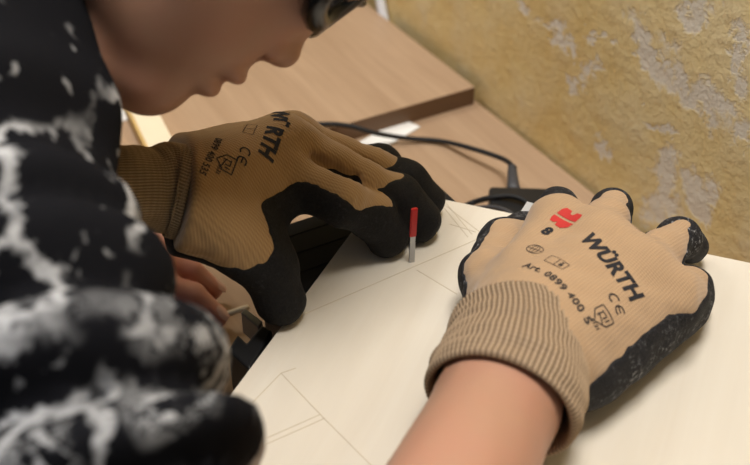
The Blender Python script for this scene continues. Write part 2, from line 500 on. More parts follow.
# ------------------------------------------------------------------ power adapter and cables
za = ZB + .03
A = [at(489, 187, za), at(555, 189, za)]
exa = (A[1] - A[0]).normalized(); eya = Vector((exa.y, -exa.x, 0))
if eya.y > 0: eya = -eya
wA = (A[1] - A[0]).length
cA = (A[0] + A[1]) / 2 + eya * .022
adp = thing('power_adapter', 'black box power adapter lying on the bench behind the right glove', 'power adapter', (cA.x, cA.y, ZB))
link('case', bm_mesh(obox(cA, exa, eya, wA / 2, .024, ZB + .0003, za, .003, seg=3)), M_BLACK, adp, smooth=False)
pb = at(516, 184, za)
plug = [Vector((pb.x, pb.y + .004, za - .012)), Vector((pb.x, pb.y + .012, za - .010)), Vector((pb.x + .0005, pb.y + .03, za - .004))]
M_DGREY = plain('dark_grey_rubber', (.055, .055, .06), .5, .4)
link('strain_relief', bm_mesh(tube_bm(plug, lambda t: .0065 - .003 * t, 12)), M_DGREY, adp)
path = [plug[2], at(514, 168, za - .004), at(503, 159, ZB + .018), at(470, 148, ZB + .012), at(440, 141, ZB + .004), at(405, 138, ZB + .006), at(375, 133, ZB + .016), at(350, 126, ZB + .0225), at(325, 124, ZB + .0215), at(300, 128, ZB + .0205), at(240, 150, ZB + .0205)]
tag(link('power_cable', bm_mesh(tube_bm(catmull(path, 10), .0021, 10)), M_BLACK2), 'thin black cable running from adapter across the bench and panel edge', 'cable')
path = [at(440, 222, ZB + .03), at(455, 212, ZB + .025), at(472, 203, ZB + .02), at(490, 198, ZB + .03), at(510, 196, ZB + .034), at(525, 201, ZB + .034), at(534, 212, ZB + .034), at(540, 226, ZB + .034)]
tag(link('loose_cable', bm_mesh(tube_bm(catmull(path, 10), .0022, 10)), M_BLACK2), 'short black cable looping over the front of the black adapter', 'cable')
path = [at(474, 208, ZB + .036), at(488, 207, ZB + .042), at(502, 209, ZB + .048), at(513, 215, ZB + .052), at(521, 224, ZB + .052)]
tag(link('grey_lead', bm_mesh(tube_bm(catmull(path, 10), .0016, 10)), M_DGREY), 'dark grey lead arching just behind the far plywood edge', 'cable')
# white offcut by the right glove
zz = .0002
pp = [at(527, 203, .012), at(540, 207, .012), at(527, 224, .001), at(516, 220, .001)]
bm = bmesh.new(); V = [bm.verts.new(p) for p in pp]; f = bm.faces.new(V)
r = bmesh.ops.extrude_face_region(bm, geom=[f]); bmesh.ops.translate(bm, vec=(0, 0, .0012), verts=[e for e in r['geom'] if isinstance(e, bmesh.types.BMVert)])
tag(link('white_offcut', bm_mesh(bm), M_PAPER, smooth=False), 'small white offcut leaning between thumb and forefinger of the right glove', 'offcut')
# white cord at the foot of the wall
M_CORD = plain('white_plastic', (.78, .80, .84), .4, .4)
wc = [wall_hit(u, v) + PDIR * .006 for u, v in ((383, -40), (384, -12), (387, 8), (391, 27))]
tag(link('white_cable', bm_mesh(tube_bm(catmull(wc, 8), .005, 12)), M_CORD), 'white cable hanging down the ochre wall behind the panel', 'cable')

# ------------------------------------------------------------------ gloves
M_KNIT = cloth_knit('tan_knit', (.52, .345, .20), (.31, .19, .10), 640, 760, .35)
M_KNIT_B = cloth_knit('shaded_tan_knit', (.42, .255, .105), (.21, .12, .045), 560, 700, .6)  # darker copy of the tan knit, shadow under the head put into the colour
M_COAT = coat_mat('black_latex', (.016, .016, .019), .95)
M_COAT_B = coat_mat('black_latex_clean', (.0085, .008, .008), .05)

def V3(p): return np.array([p[0], p[1], p[2]], float)
def unit(a): return a / np.linalg.norm(a)

class Hand:
    """chains: list of dict(p=[points], r=[radii], dn=dorsal vector, c=[coating level per point])"""
    def __init__(s, chains, palm, k_palm, lat, dirn, seed, dorsal, creases=()):
        s.chains, s.palm, s.kp, s.lat, s.dirn, s.seed, s.dorsal, s.creases = chains, palm, k_palm, lat, dirn, seed, dorsal, creases
    def field(s, P, want_g=True):
        F = None; num = 0; den = 0
        def cover(d, t, a, b, ra, rb, dn, ca, cb):
            nonlocal num, den
            rr = ra + (rb - ra) * t
            ax = [a[i] + (b[i] - a[i]) * t for i in range(3)]
            g = ((P[0] - ax[0]) * dn[0] + (P[1] - ax[1]) * dn[1] + (P[2] - ax[2]) * dn[2]) - (ca + (cb - ca) * t) * rr
            w = np.exp(np.clip(-d / .0025, -60, 30)); num = num + w * g; den = den + w
        palm = None
        for m in s.palm:
            d, t = rcone(P, m['p'][0], m['p'][1], *m['r'])
            palm = d if palm is None else smin(palm, d, s.kp)
            if want_g: cover(d, t, m['p'][0], m['p'][1], *m['r'], m.get('dn', s.dorsal), *m['c'])
        F = palm
        for ch in s.chains:
            D = None
            n = len(ch['p'])
            for i in range(n - 1):
                d, t = rcone(P, ch['p'][i], ch['p'][i + 1], ch['r'][i], ch['r'][i + 1])
                D = d if D is None else smin(D, d, .005)
                if want_g: cover(d, t, ch['p'][i], ch['p'][i + 1], ch['r'][i], ch['r'][i + 1], ch['dn'] if not isinstance(ch['dn'], list) else ch['dn'][i], ch['c'][i], ch['c'][i + 1])
            ch['D'] = D
        fingers = None
        for ch in s.chains:
            if ch.get('thumb'): continue
            fingers = ch['D'] if fingers is None else smin(fingers, ch['D'], .0016)
        F = smin(palm, fingers, .008)
        for ch in s.chains:
            if ch.get('thumb'): F = smin(F, ch['D'], ch.get('k', .012))
        F = F + snoise(P, 170, s.seed, 2) * .0007 + snoise(P, 420, s.seed + 9, 2) * .00025
        for a, b, w, dep in s.creases:
            d, t = rcone(P, a, b, 0, 0)
            F = F + dep * np.exp(-(d / w) ** 2)
        if not want_g: return F
        G = num / den + snoise(P, 500, s.seed + 3, 2) * .0008
        return F, G

def make_glove(name, label, hand, cuff, mknit, mcoat, group=None, zmin=None):
    allp = np.array([p for m in hand.palm for p in m['p']] + [p for c in hand.chains for p in c['p']])
    lo, hi = allp.min(0) - .04, allp.max(0) + .03
    ax, P = grid(lo, hi, .00115)
    F, G = hand.field(P)
    if zmin is not None: F = smax(F, zmin - P[2] + 0 * F, .002)
    # open wrist: cut off behind the cuff join
    cp, cd = hand.cut
    cutd = -((P[0] - cp[0]) * cd[0] + (P[1] - cp[1]) * cd[1] + (P[2] - cp[2]) * cd[2])
    F = smax(F, cutd, .004)
    root = thing(name, label, 'glove', (float(cp[0]), float(cp[1]), 0))
    me = surface(ax, F); v = verts(me)
    attr(me, 'rib', v @ hand.lat); attr(me, 'row', v @ hand.dirn)
    mc = surface(ax, smax(F - .0007, G, .0008))
    # a private copy of the shell in world space, for placing the print
    hand.bvh = BVHTree.FromPolygons([Vector(x) for x in v.tolist()], [tuple(p.vertices) for p in me.polygons])
    link('knitted_shell', me, mknit, root)
    link('palm_coating', mc, mcoat, root)['label'] = 'black rubber coating over palm and fingertips'
    # cuff
    pts, rad, ribs, amp, flat = cuff['p'], cuff['r'], cuff['ribs'], cuff['amp'], cuff['flat']
    path = catmull(pts, 14); n = len(path); nseg = ribs * 8
    co, fa = [], []
    N = Vector(flat[0]); up = None
    prof = [(path[i], float(np.interp(i / (n - 1), np.linspace(0, 1, len(rad)), rad)), 1.0) for i in range(n)]
    p0, r0 = prof[0][0], prof[0][1]
    t0 = (path[1] - path[0]).normalized()
    th_ = cuff.get('thick', .004)
    inner = [(p0 + t0 * .030, r0 - th_ - .001, .3), (p0 + t0 * .012, r0 - th_, .5), (p0 + t0 * .002, r0 - th_, .8), (p0 - t0 * .0015, r0 - th_ * .75, 1), (p0 - t0 * .0022, r0 - th_ * .45, 1), (p0 - t0 * .0012, r0 - th_ * .15, 1)]
    prof = inner + prof
    rr, uu = [], []
    for i, (p, r, a) in enumerate(prof):
        j = max(0, min(n - 1, i - len(inner)))
        t = (path[min(n - 1, j + 1)] - path[max(0, j - 1)]).normalized()
        nn = (N - t * N.dot(t)).normalized(); bn = t.cross(nn)
        for k in range(nseg):
            ang = 2 * math.pi * k / nseg
            wob = 1 + .012 * math.sin(ang * 3 + i * .35) + .008 * math.sin(ang * 5 - i * .6)
            rad_ = r * wob + amp * a * math.cos(ang * ribs)
            q_ = p + nn * math.cos(ang) * rad_ * flat[1] + bn * math.sin(ang) * rad_
            co.append(q_); rr.append(ang * ribs / (2 * math.pi)); uu.append(i)
    m = len(prof)
    for i in range(m - 1):
        for k in range(nseg):
            k2 = (k + 1) % nseg
            fa.append((i * nseg + k, i * nseg + k2, (i + 1) * nseg + k2, (i + 1) * nseg + k))
    me = bpy.data.meshes.new('cuff'); me.from_pydata([tuple(c) for c in co], [], fa); me.update()
    attr(me, 'rib', rr); attr(me, 'row', uu)
    link('ribbed_cuff', me, cuff['mat'], root)['label'] = 'ribbed knitted cuff'
    return root

def cuff_mat(name, base, dark):
    q = NT(name, .92, .1)
    a = q.n('ShaderNodeAttribute', attribute_name='rib').outputs['Fac']
    b = q.n('ShaderNodeAttribute', attribute_name='row').outputs['Fac']
    h = q.math('MULTIPLY_ADD', q.math('COSINE', q.math('MULTIPLY', a, 2 * math.pi)), .5, .5)
    hb = q.math('MULTIPLY_ADD', q.math('SINE', q.math('MULTIPLY', b, 2 * math.pi / 2.6)), .5, .5)
    nz = q.noise(q.obj(), 120, 4)
    f = q.math('MULTIPLY', q.math('MULTIPLY_ADD', hb, .25, .75), h)
    c = q.mix(f, dark, base)
    q.col(q.mix(q.math('MULTIPLY', nz, .3), c, tuple(x * .7 for x in base)))
    q.bump(q.math('ADD', hb, nz), .3, .0004)
    return q.m
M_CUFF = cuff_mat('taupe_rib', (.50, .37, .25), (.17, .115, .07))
M_CUFF_B = cuff_mat('shaded_taupe_rib', (.44, .33, .20), (.17, .115, .06))  # left cuff: browner copy of the same rib, shade put into the colour

# ---- right glove, pressing the sheet flat
def A_(u, v, z): return V3(at(u, v, z))
R_wr = A_(520, 338, .042)
R_k = [A_(556, 224, .045), A_(599, 242, .049), A_(637, 272, .043), A_(668, 297, .034)]
R_dir = unit(A_(625, 245, .05) - A_(520, 338, .045)); R_lat = unit(R_k[3] - R_k[0])
R_dn = unit(np.cross(R_lat, R_dir)); R_dn = R_dn if R_dn[2] > 0 else -R_dn
def mix(a, b, t): return a + (b - a) * t
R_palm = [
    dict(p=[mix(R_wr, A_(488, 318, .038), .55), R_k[0]], r=[.021, .0135], c=[-.45, -.30]),
    dict(p=[R_wr, R_k[1]], r=[.024, .0145], c=[-.45, -.35]),
    dict(p=[mix(R_wr, A_(570, 372, .036), .45), R_k[2]], r=[.023, .0145], c=[-.45, -.35]),
    dict(p=[A_(562, 362, .030), R_k[3]], r=[.022, .0145], c=[.65, .6]),
    dict(p=[A_(585, 375, .020), A_(680, 308, .017)], r=[.0165, .0145], c=[1.3, 1.0]),
    dict(p=[A_(545, 300, .026), A_(640, 285, .022)], r=[.022, .016], c=[0, 0]),
    dict(p=[R_k[0] - R_dn * .001, R_k[1] - R_dn * .001], r=[.0125, .0135], c=[-.5, -.5]),
    dict(p=[R_k[1] - R_dn * .001, R_k[2] - R_dn * .001], r=[.0135, .0135], c=[-.5, -.5]),
    dict(p=[R_k[2] - R_dn * .001, R_k[3] - R_dn * .001], r=[.0130, .0125], c=[-.5, -.3]),
]
tdn = unit(R_dn * .55 + R_lat * .8)
R_ch = [
    dict(p=[R_k[0], mix(R_k[0], A_(559, 207, .028), .45), A_(559, 207, .028), A_(561, 214, .012)], r=[.0122, .0114, .0104, .0102], dn=R_dn, c=[-.3, .4, 1.5, 2.2]),
    dict(p=[R_k[1], mix(R_k[1], A_(611, 209, .031), .6), A_(611, 209, .031), A_(614, 222, .0125)], r=[.0132, .0118, .0106, .0104], dn=R_dn, c=[-.3, .3, 1.0, 2.2]),
    dict(p=[R_k[2], mix(R_k[2], A_(678, 238, .032), .55), A_(678, 238, .032), A_(690, 246, .013)], r=[.0128, .0112, .0104, .0102], dn=R_dn, c=[-.2, .3, 1.15, 2.2]),
    dict(p=[R_k[3], mix(R_k[3], A_(690, 288, .026), .55), A_(690, 288, .026), A_(695, 298, .013)], r=[.0126, .0112, .0104, .0102], dn=R_dn, c=[.5, .6, .95, 1.8]),
    dict(p=[A_(500, 330, .032), A_(488, 277, .026), A_(503, 243, .020), A_(522, 230, .013)], r=[.016, .0145, .0125, .0105], dn=tdn, c=[-.45, -.3, .0, 1.1], thumb=True, k=.010),
]
RH = Hand(R_ch, R_palm, .012, R_lat, R_dir, 3, R_dn)
RH.cut = (A_(514, 360, .041), R_dir)
GR = make_glove('work_glove', 'light tan glove with red emblem, pressing on the pale plywood at right', RH,
    dict(p=[at(500, 404, .037), at(508, 384, .038), at(513, 361, .039), at(515, 343, .040), at(513, 328, .040)], r=[.0360, .0368, .0340, .0325, .0318], ribs=84, amp=.00035, flat=(tuple(R_dn), .93), mat=M_CUFF), M_KNIT, M_COAT, zmin=.0006)

# ---- left glove, fingertips beside the blade
L_wr = A_(180, 194, .066)
L_k = [A_(276, 172, .058), A_(283, 143, .068), A_(293, 139, .056), A_(304, 145, .040)]
L_tip = [A_(388, 234, .0125), A_(420, 221, .0125), A_(424, 200, .0125), A_(392, 172, .012)]
L_pip = [A_(343, 202, .046), A_(362, 181, .044), A_(374, 169, .036), A_(362, 163, .027)]
L_dir = unit(A_(300, 150, .06) - L_wr); L_lat = unit(L_k[0] - L_k[2])
L_dn = unit(np.cross(L_lat, L_dir)); L_dn = L_dn if L_dn[2] > 0 else -L_dn
L_palm = [
    dict(p=[mix(L_wr, A_(184, 206, .064), .8), L_k[0]], r=[.024, .0165], c=[-.7, -.45]),
    dict(p=[L_wr, L_k[1]], r=[.026, .0165], c=[-.7, -.5]),
    dict(p=[mix(L_wr, A_(172, 175, .06), .6), L_k[2]], r=[.024, .015], c=[-.6, -.5]),
    dict(p=[A_(178, 172, .055), L_k[3]], r=[.022, .014], c=[-.4, -.4]),
    dict(p=[A_(190, 203, .055), A_(265, 180, .050)], r=[.020, .017], c=[-.8, -.3]),
    dict(p=[A_(277, 198, .046), A_(261, 236, .038)], r=[.0105, .0115], c=[1.1, 1.1]),
    dict(p=[A_(262, 199, .052), A_(247, 220, .050)], r=[.0135, .0130], c=[1.5, 1.5]),
]
fdn = lambda i: unit(np.cross(L_lat, unit(L_tip[i] - L_k[i]))) * (1 if np.cross(L_lat, unit(L_tip[i] - L_k[i]))[2] > 0 else -1)
L_ch = []
for i in range(4):
    d = unit(fdn(i) - L_lat * .40); mid = mix(L_pip[i], L_tip[i], .55) + d * .004
    L_ch.append(dict(p=[L_k[i], L_pip[i], mid, L_tip[i]], r=[[.0155, .0125, .0125, .0125], [.0155, .0122, .0124, .0122], [.014, .0118, .0122, .0120], [.0125, .0105, .0105, .0100]][i], dn=d,
                     c=[[.35, .35, .85, 2.2], [-.2, .35, 1.2, 2.2], [-.2, .4, 1.5, 2.2], [-.2, .5, 1.5, 2.2]][i]))
tp = [A_(196, 210, .062), A_(224, 231, .052), A_(247, 249, .0415), A_(268, 267, .031), A_(281, 300, .0125)]
td = unit(tp[3] - tp[0]); tdn = np.array([-.15, -.5, .85]); tdn = unit(tdn - td * tdn.dot(td))
L_ch.append(dict(p=tp, r=[.0205, .0182, .0163, .0147, .0132], dn=tdn, c=[.2, .3, .8, 1.2, 2.2], thumb=True, k=.012))
L_cr = []
for i in range(3):
    fd = unit(L_pip[i] - L_k[i])
    for off, dep in ((-.006, .0012), (.001, .0016), (.007, .0010)):
        q0 = L_pip[i] + fd * off + L_dn * .0115
        L_cr.append((q0 - L_lat * .007 - fd * .003, q0 + L_lat * .009 + fd * .004 - L_dn * .004, .0019, dep))
LH = Hand(L_ch, L_palm, .012, L_lat, L_dir, 11, L_dn, creases=L_cr + [(mix(L_k[0], L_k[1], .5) + L_dn * .012, mix(L_pip[0], L_pip[1], .5) + L_dn * .006, .0045, .0042), (mix(L_k[1], L_k[2], .5) + L_dn * .012, mix(L_pip[1], L_pip[2], .5) + L_dn * .006, .0045, .0042)])
LH.cut = (A_(178, 191, .067), unit(A_(187, 193, .066) - A_(150, 187, .073)))
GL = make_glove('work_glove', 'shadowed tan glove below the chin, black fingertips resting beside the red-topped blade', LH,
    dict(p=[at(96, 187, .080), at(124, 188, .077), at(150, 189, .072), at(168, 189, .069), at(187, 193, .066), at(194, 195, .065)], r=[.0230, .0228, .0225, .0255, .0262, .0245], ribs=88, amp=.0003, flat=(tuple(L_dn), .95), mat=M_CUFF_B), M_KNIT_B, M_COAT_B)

# ---- print on the gloves
M_INK = plain('black_ink', (.025, .025, .03), .7, .2)
M_INKG = plain('grey_ink', (.06, .05, .045), .8, .15)
M_REDINK = plain('red_ink', (.56, .045, .04), .7, .2)
def text_mesh(s, size, bold=0.0, width=1.0, spacing=1.0, align='LEFT'):
    c = bpy.data.curves.new('t', 'FONT'); c.body = s; c.size = size; c.offset = bold; c.space_character = spacing
    c.align_x = align; c.resolution_u = 4; c.fill_mode = 'FRONT'
    o = bpy.data.objects.new('t', c); COL.objects.link(o); bpy.context.view_layer.update()
    me = bpy.data.meshes.new_from_object(o.evaluated_get(bpy.context.evaluated_depsgraph_get()))
    bpy.data.objects.remove(o); bpy.data.curves.remove(c)
    me.transform(Matrix.Diagonal((width, 1, 1, 1)))
    return me
def poly_mesh(polys):
    bm = bmesh.new()
    for p in polys: bm.faces.new([bm.verts.new((x, y, 0)) for x, y in p])
    me = bpy.data.meshes.new('p'); bm.to_mesh(me); bm.free(); return me
def ring_poly(cx, cy, rx, ry, w, n=28, a0=0, a1=2 * math.pi):
    out = []
    for k in range(n):
        a, b = a0 + (a1 - a0) * k / n, a0 + (a1 - a0) * (k + 1) / n
        out.append([(cx + rx * math.cos(a), cy + ry * math.sin(a)), (cx + rx * math.cos(b), cy + ry * math.sin(b)), (cx + (rx - w) * math.cos(b), cy + (ry - w) * math.sin(b)), (cx + (rx - w) * math.cos(a), cy + (ry - w) * math.sin(a))])
    return out
def seg_poly(x0, y0, x1, y1, w):
    d = math.hypot(x1 - x0, y1 - y0); nx, ny = -(y1 - y0) / d * w / 2, (x1 - x0) / d * w / 2
    return [(x0 + nx, y0 + ny), (x0 - nx, y0 - ny), (x1 - nx, y1 - ny), (x1 + nx, y1 + ny)]
def surf_at(hand, px):
    r = ray(*px).normalized(); loc, nor, i, d = hand.bvh.ray_cast(CAMP, r)
    return loc, nor
def decal(name, me, hand, root, px0, px1, mat, x0=0, bend=0.0, lift=.00028):
    """lay flat artwork on the glove: px0 -> px1 give the baseline; artwork x runs along it"""
    a, na = surf_at(hand, px0); b, nb = surf_at(hand, px1)
    if a is None or b is None: print('decal miss', name); return
    n = (na + nb).normalized(); X = (b - a); X = (X - n * X.dot(n)).normalized(); Y = n.cross(X)
    bm = bmesh.new(); bm.from_mesh(me)
    bmesh.ops.triangulate(bm, faces=bm.faces[:])
    for _ in range(5):
        es = [e for e in bm.edges if e.calc_length() > .0022]
        if not es: break
        bmesh.ops.subdivide_edges(bm, edges=es, cuts=1); bmesh.ops.triangulate(bm, faces=[f for f in bm.faces if len(f.verts) > 3])
    for v in bm.verts:
        x, y = v.co.x - x0, v.co.y
        if bend: y = y - bend * x * x
        p = a + X * x + Y * y
        hit = hand.bvh.ray_cast(p + n * .03, -n, .08)
        v.co = (hit[0] + hit[1] * lift) if hit[0] is not None else p
    if not bm.verts: bm.free(); return
    out = bpy.data.meshes.new(name); bm.to_mesh(out); bm.free()
    return link(name, out, mat, root, smooth=False)

def logo_mesh(s):
    top = [(-.5, .06), (-.5, .34), (-.42, .52), (-.14, .52), (-.06, .34), (.06, .34), (.14, .52), (.42, .52), (.5, .34), (.5, .06)]
    bot = [(-.5, -.06), (-.5, -.22), (-.40, -.42), (-.20, -.42), (-.12, -.30), (-.05, -.52), (.22, -.52), (.42, -.32), (.5, -.06)]
    T = [[(x * s, y * s) for x, y in top[:5] + [(-.06, .06)]], [(x * s, y * s) for x, y in [(-.06, .06), (-.06, .34), (.06, .34), (.06, .06)]], [(x * s, y * s) for x, y in [(.06, .06)] + top[5:]],
         [(x * s, y * s) for x, y in [bot[0], bot[1], bot[2], bot[3], bot[4], (-.12, -.06)]], [(x * s, y * s) for x, y in [(-.12, -.06), bot[4], bot[5], bot[6], bot[7], bot[8]]]]
    return poly_mesh(T)
def dist_px(hand, p, q_):
    a, _ = surf_at(hand, p); b, _ = surf_at(hand, q_); return (a - b).length
mmR = dist_px(RH, (586, 237), (638, 300))
me = text_mesh('WÜRTH', .0136, .0006, 1.0, 1.04)
wtx = max(v.co.x for v in me.vertices); me.transform(Matrix.Diagonal((mmR / wtx, 1, 1, 1)))
decal('printed_wordmark', me, RH, GR, (578.5, 239), (632, 304), M_INK)
decal('printed_emblem', logo_mesh(.0134), RH, GR, (549, 209.5), (581, 226), M_REDINK, x0=-.5 * dist_px(RH, (549, 209.5), (581, 226)))
decal('printed_size', text_mesh('8', .0088, .00045), RH, GR, (540, 232), (549, 237), M_INK)
polys = ring_poly(0, 0, .0050, .0036, .0004) + [seg_poly(-.0048, 0, .0048, 0, .0003), seg_poly(0, -.0034, 0, .0034, .0003)] + ring_poly(0, 0, .0022, .0034, .0003, 20)
decal('printed_round_mark', poly_mesh(polys), RH, GR, (535, 249.5), (546, 253), M_INKG)
polys = [seg_poly(-.0055, -.0028, 0, -.0028, .0003), seg_poly(-.0055, .0028, 0, .0028, .0003), seg_poly(-.0055, -.0028, -.0055, .0028, .0003), seg_poly(0, -.0028, 0, .0028, .0003), seg_poly(0, .0028, .0055, .0028, .0003), seg_poly(.0055, .0028, .0055, -.0028, .0003), seg_poly(0, -.0028, .0055, -.0028, .0003),
         [(.0018, -.0016), (.0036, -.0016), (.0036, .0004), (.0018, .0004)], [(.0022, .0008), (.0032, .0008), (.0032, .0018), (.0022, .0018)]]
decal('printed_booklet', poly_mesh(polys), RH, GR, (557, 262), (568, 269), M_INKG)
me = text_mesh('Art. 0899 400 5', .0062, .0002, 1.0, 1.12)
L_art = dist_px(RH, (522, 266), (593, 316)); wtx = max(v.co.x for v in me.vertices); me.transform(Matrix.Diagonal((L_art / wtx, 1, 1, 1)))
decal('printed_number', me, RH, GR, (522, 267), (560, 285), M_INKG, bend=3.2)
def ce_mesh(s):
    C = ring_poly(0, 0, s, s, s * .28, 18, math.radians(55), math.radians(305))
    E = ring_poly(s * 2.1, 0, s, s, s * .28, 18, math.radians(55), math.radians(305)) + [seg_poly(s * 1.15, 0, s * 2.45, 0, s * .26)]
    return poly_mesh(C + E)
decal('printed_conformity_mark', ce_mesh(.0031), RH, GR, (614, 299), (620, 312), M_INK)
def shield(s):
    o = [(-.5, .5), (.5, .5), (.5, -.1), (0, -.55), (-.5, -.1)]
    P_ = [seg_poly(*[c * s for c in o[i] + o[(i + 1) % 5]], s * .07) for i in range(5)]
    P_ += [seg_poly(-.28 * s, .25 * s, .1 * s, .25 * s, s * .07), seg_poly(.1 * s, .25 * s, .1 * s, -.05 * s, s * .07), seg_poly(-.28 * s, -.02 * s, .3 * s, -.2 * s, s * .07), seg_poly(-.2 * s, .25 * s, -.2 * s, -.2 * s, s * .07), seg_poly(.28 * s, .3 * s, .28 * s, 0, s * .07)]
    return poly_mesh(P_)
decal('printed_hazard_shield', shield(.0098), RH, GR, (602, 317), (607, 327), M_INKG)
decal('printed_ratings', text_mesh('4131', .0032, .0001), RH, GR, (590, 319), (597, 332), M_INKG)
# left glove
mmL = dist_px(LH, (275, 119), (263, 156))
me = text_mesh('WÜRTH', .0122, .0006, 1.0, 1.04)
W_all = max(v.co.x for v in me.vertices); me.transform(Matrix.Diagonal((mmR / W_all, 1, 1, 1))); W_all = mmR; print('mmR', mmR)
decal('printed_wordmark', me, LH, GL, (270, 121), (256, 160), M_INK, x0=W_all * .36)
decal('printed_conformity_mark', ce_mesh(.0031), LH, GL, (245, 152), (240, 165), M_INK)
decal('printed_hazard_shield', shield(.0098), LH, GL, (226, 163), (222, 174), M_INKG)
me = text_mesh('0899 400 535', .0052, .0001, 1.0, 1.05)
decal('printed_number', me, LH, GL, (216, 138), (201, 168), M_INKG)
decal('printed_booklet', poly_mesh(polys[:7]), LH, GL, (250, 129), (247, 135), M_INKG)
decal('printed_ratings', text_mesh('4131', .0032, .0001), LH, GL, (219, 164), (215, 173), M_INKG)
# ------------------------------------------------------------------ the boy bent over the work
XA, SA, VA = np.array([1., 0, 0]), np.array([0, sn, cs]), np.array([0, cs, -sn])
def rotv(v, k, a):
    return v * math.cos(a) + np.cross(k, v) * math.sin(a) + k * k.dot(v) * (1 - math.cos(a))
hU = unit(.84 * XA + .55 * SA); hF = unit(.55 * XA - .84 * SA); hR = np.cross(hF, hU)
hF = rotv(hF, hU, math.radians(10)); hR = rotv(hR, hU, math.radians(10))
hO = V3(atd(150, 113, .485))
def H(u, f, r=0): return hO + hU * u + hF * f + hR * r      # head frame: u up from the chin, f forward, r to his right
def head_field(P):
    q = [P[0] - hO[0], P[1] - hO[1], P[2] - hO[2]]
    u, f, r = [q[0] * a[0] + q[1] * a[1] + q[2] * a[2] for a in (hU, hF, hR)]
    ar = np.abs(r)
    Q = (u, f, ar)
    I3 = np.eye(3)
    def E(c, rad): return ellip(Q, c, I3, rad)
    def C(a, b, ra, rb): return rcone(Q, a, b, ra, rb)[0]
    d = E((.135, -.085, 0), (.088, .094, .073))                       # cranium
    d = smin(d, E((.075, -.038, 0), (.070, .046, .050)), .03)          # face mass
    d = smin(d, C((.014, -.016, .008), (.036, -.082, .044), .0150, .017), .016)   # jaw line
    d = smin(d, C((.011, -.013, 0), (.011, -.013, .008), .0165, .0155), .010)     # chin
    d = smin(d, C((.008, -.020, 0), (-.004, -.038, .004), .0185, .022), .012)     # under the chin
    d = smin(d, C((.043, -.024, .012), (.060, -.038, .030), .026, .024), .016)     # cheeks and mouth mound
    d = smin(d, E((.100, -.020, .026), (.012, .012, .020)), .008)      # brow / lids
    d = smin(d, C((.116, -.008, .006), (.112, -.015, .034), .009, .009), .010)
    d = smin(d, C((.088, -.0095, 0), (.0680, .0088, 0), .0058, .0088), .006)        # nose
    d = smin(d, E((.0645, .0022, .0095), (.0065, .0090, .0060)), .005)
    d = smin(d, E((.0435, .0035, .006), (.0055, .0085, .016)), .0045)  # upper lip
    d = smin(d, E((.0300, .0015, .004), (.0060, .0085, .014)), .0045)  # lower lip
    d = smax(d, -C((.0370, .0140, 0), (.0370, -.004, .022), .0018, .0012), .002)   # mouth line
    d = smax(d, -E((.0590, .0035, .0090), (.0042, .0045, .0042)), .002) # nostrils
    d = smax(d, -E((.100, .010, .031), (.013, .012, .016)), .008)       # eye sockets
    d = smin(d, E((.100, -.011, .031), (.0115, .0120, .0120)), .002)    # eyes behind the glasses
    ear = E((.088, -.100, .072), (.030, .017, .006)); ear = smax(ear, -E((.090, -.096, .079), (.020, .009, .005)), .003)
    d = smin(d, ear, .006)
    return d, u, f, r

nb = np.array([-.215, .455, .205]); bF = unit(np.array([.9, .43, 0])); bR = np.array([.43, -.9, 0])
shR = V3(atd(-90, 152, .41)); shL = nb + (nb - shR) * .95; shL[2] = .15
elR = V3(atd(292, 850, .308)); wrR = V3(at(500, 398, .037)); hdR = V3(at(524, 335, .041))
elL = np.array([-.285, .405, .135]); wrL = V3(at(150, 189, .072)); hdL = V3(at(200, 195, .064))
pel = np.array([-.60, .34, .02]); mid = (nb + pel) / 2 + np.array([-.02, 0, .07])
kn = [pel + bR * s * .10 + np.array([.05, .02, -.42]) for s in (1, -1)]
an = [pel + bR * s * .11 + np.array([-.03, -.01, -.80]) for s in (1, -1)]
def body_field(P):
    C = lambda a, b, ra, rb: rcone(P, a, b, ra, rb)[0]
    hd, u, f, r = head_field(P)
    d = C(H(.070, -.105), nb, .046, .052)
    d = smin(hd, d, .018)
    t = C(nb - bF * .03 + np.array([0, 0, -.03]), mid, .085, .10)
    t = smin(t, C(nb + bR * .06 - bF * .05 - np.array([0, 0, .04]), mid + bR * .05, .075, .085), .05)
    t = smin(t, C(nb - bR * .06 - bF * .05 - np.array([0, 0, .04]), mid - bR * .05, .075, .085), .05)
    t = smin(t, C(mid, pel, .10, .105), .06)
    t = smin(t, C(nb, shR, .048, .048), .04); t = smin(t, C(nb, shL, .048, .048), .04)
    d = smin(d, t, .03)
    aR = smin(C(shR, elR, .039, .033), smin(C(elR, mix(elR, wrR, .35), .034, .0345), C(mix(elR, wrR, .35), wrR, .0345, .0268), .01), .012)
    aR = smin(aR, C(wrR, hdR, .0268, .021), .01)
    aL = smin(C(shL, elL, .046, .036), smin(C(elL, wrL, .030, .0160), C(wrL, hdL, .0165, .0165), .01), .012)
    d = smin(d, smin(aR, aL, .001), .015)
    for s in (0, 1):
        hip = pel + bR * (1, -1)[s] * .085 + np.array([0, 0, -.04])
        d = smin(d, smin(C(hip, kn[s], .078, .052), C(kn[s], an[s], .052, .036), .02), .04)
    return d

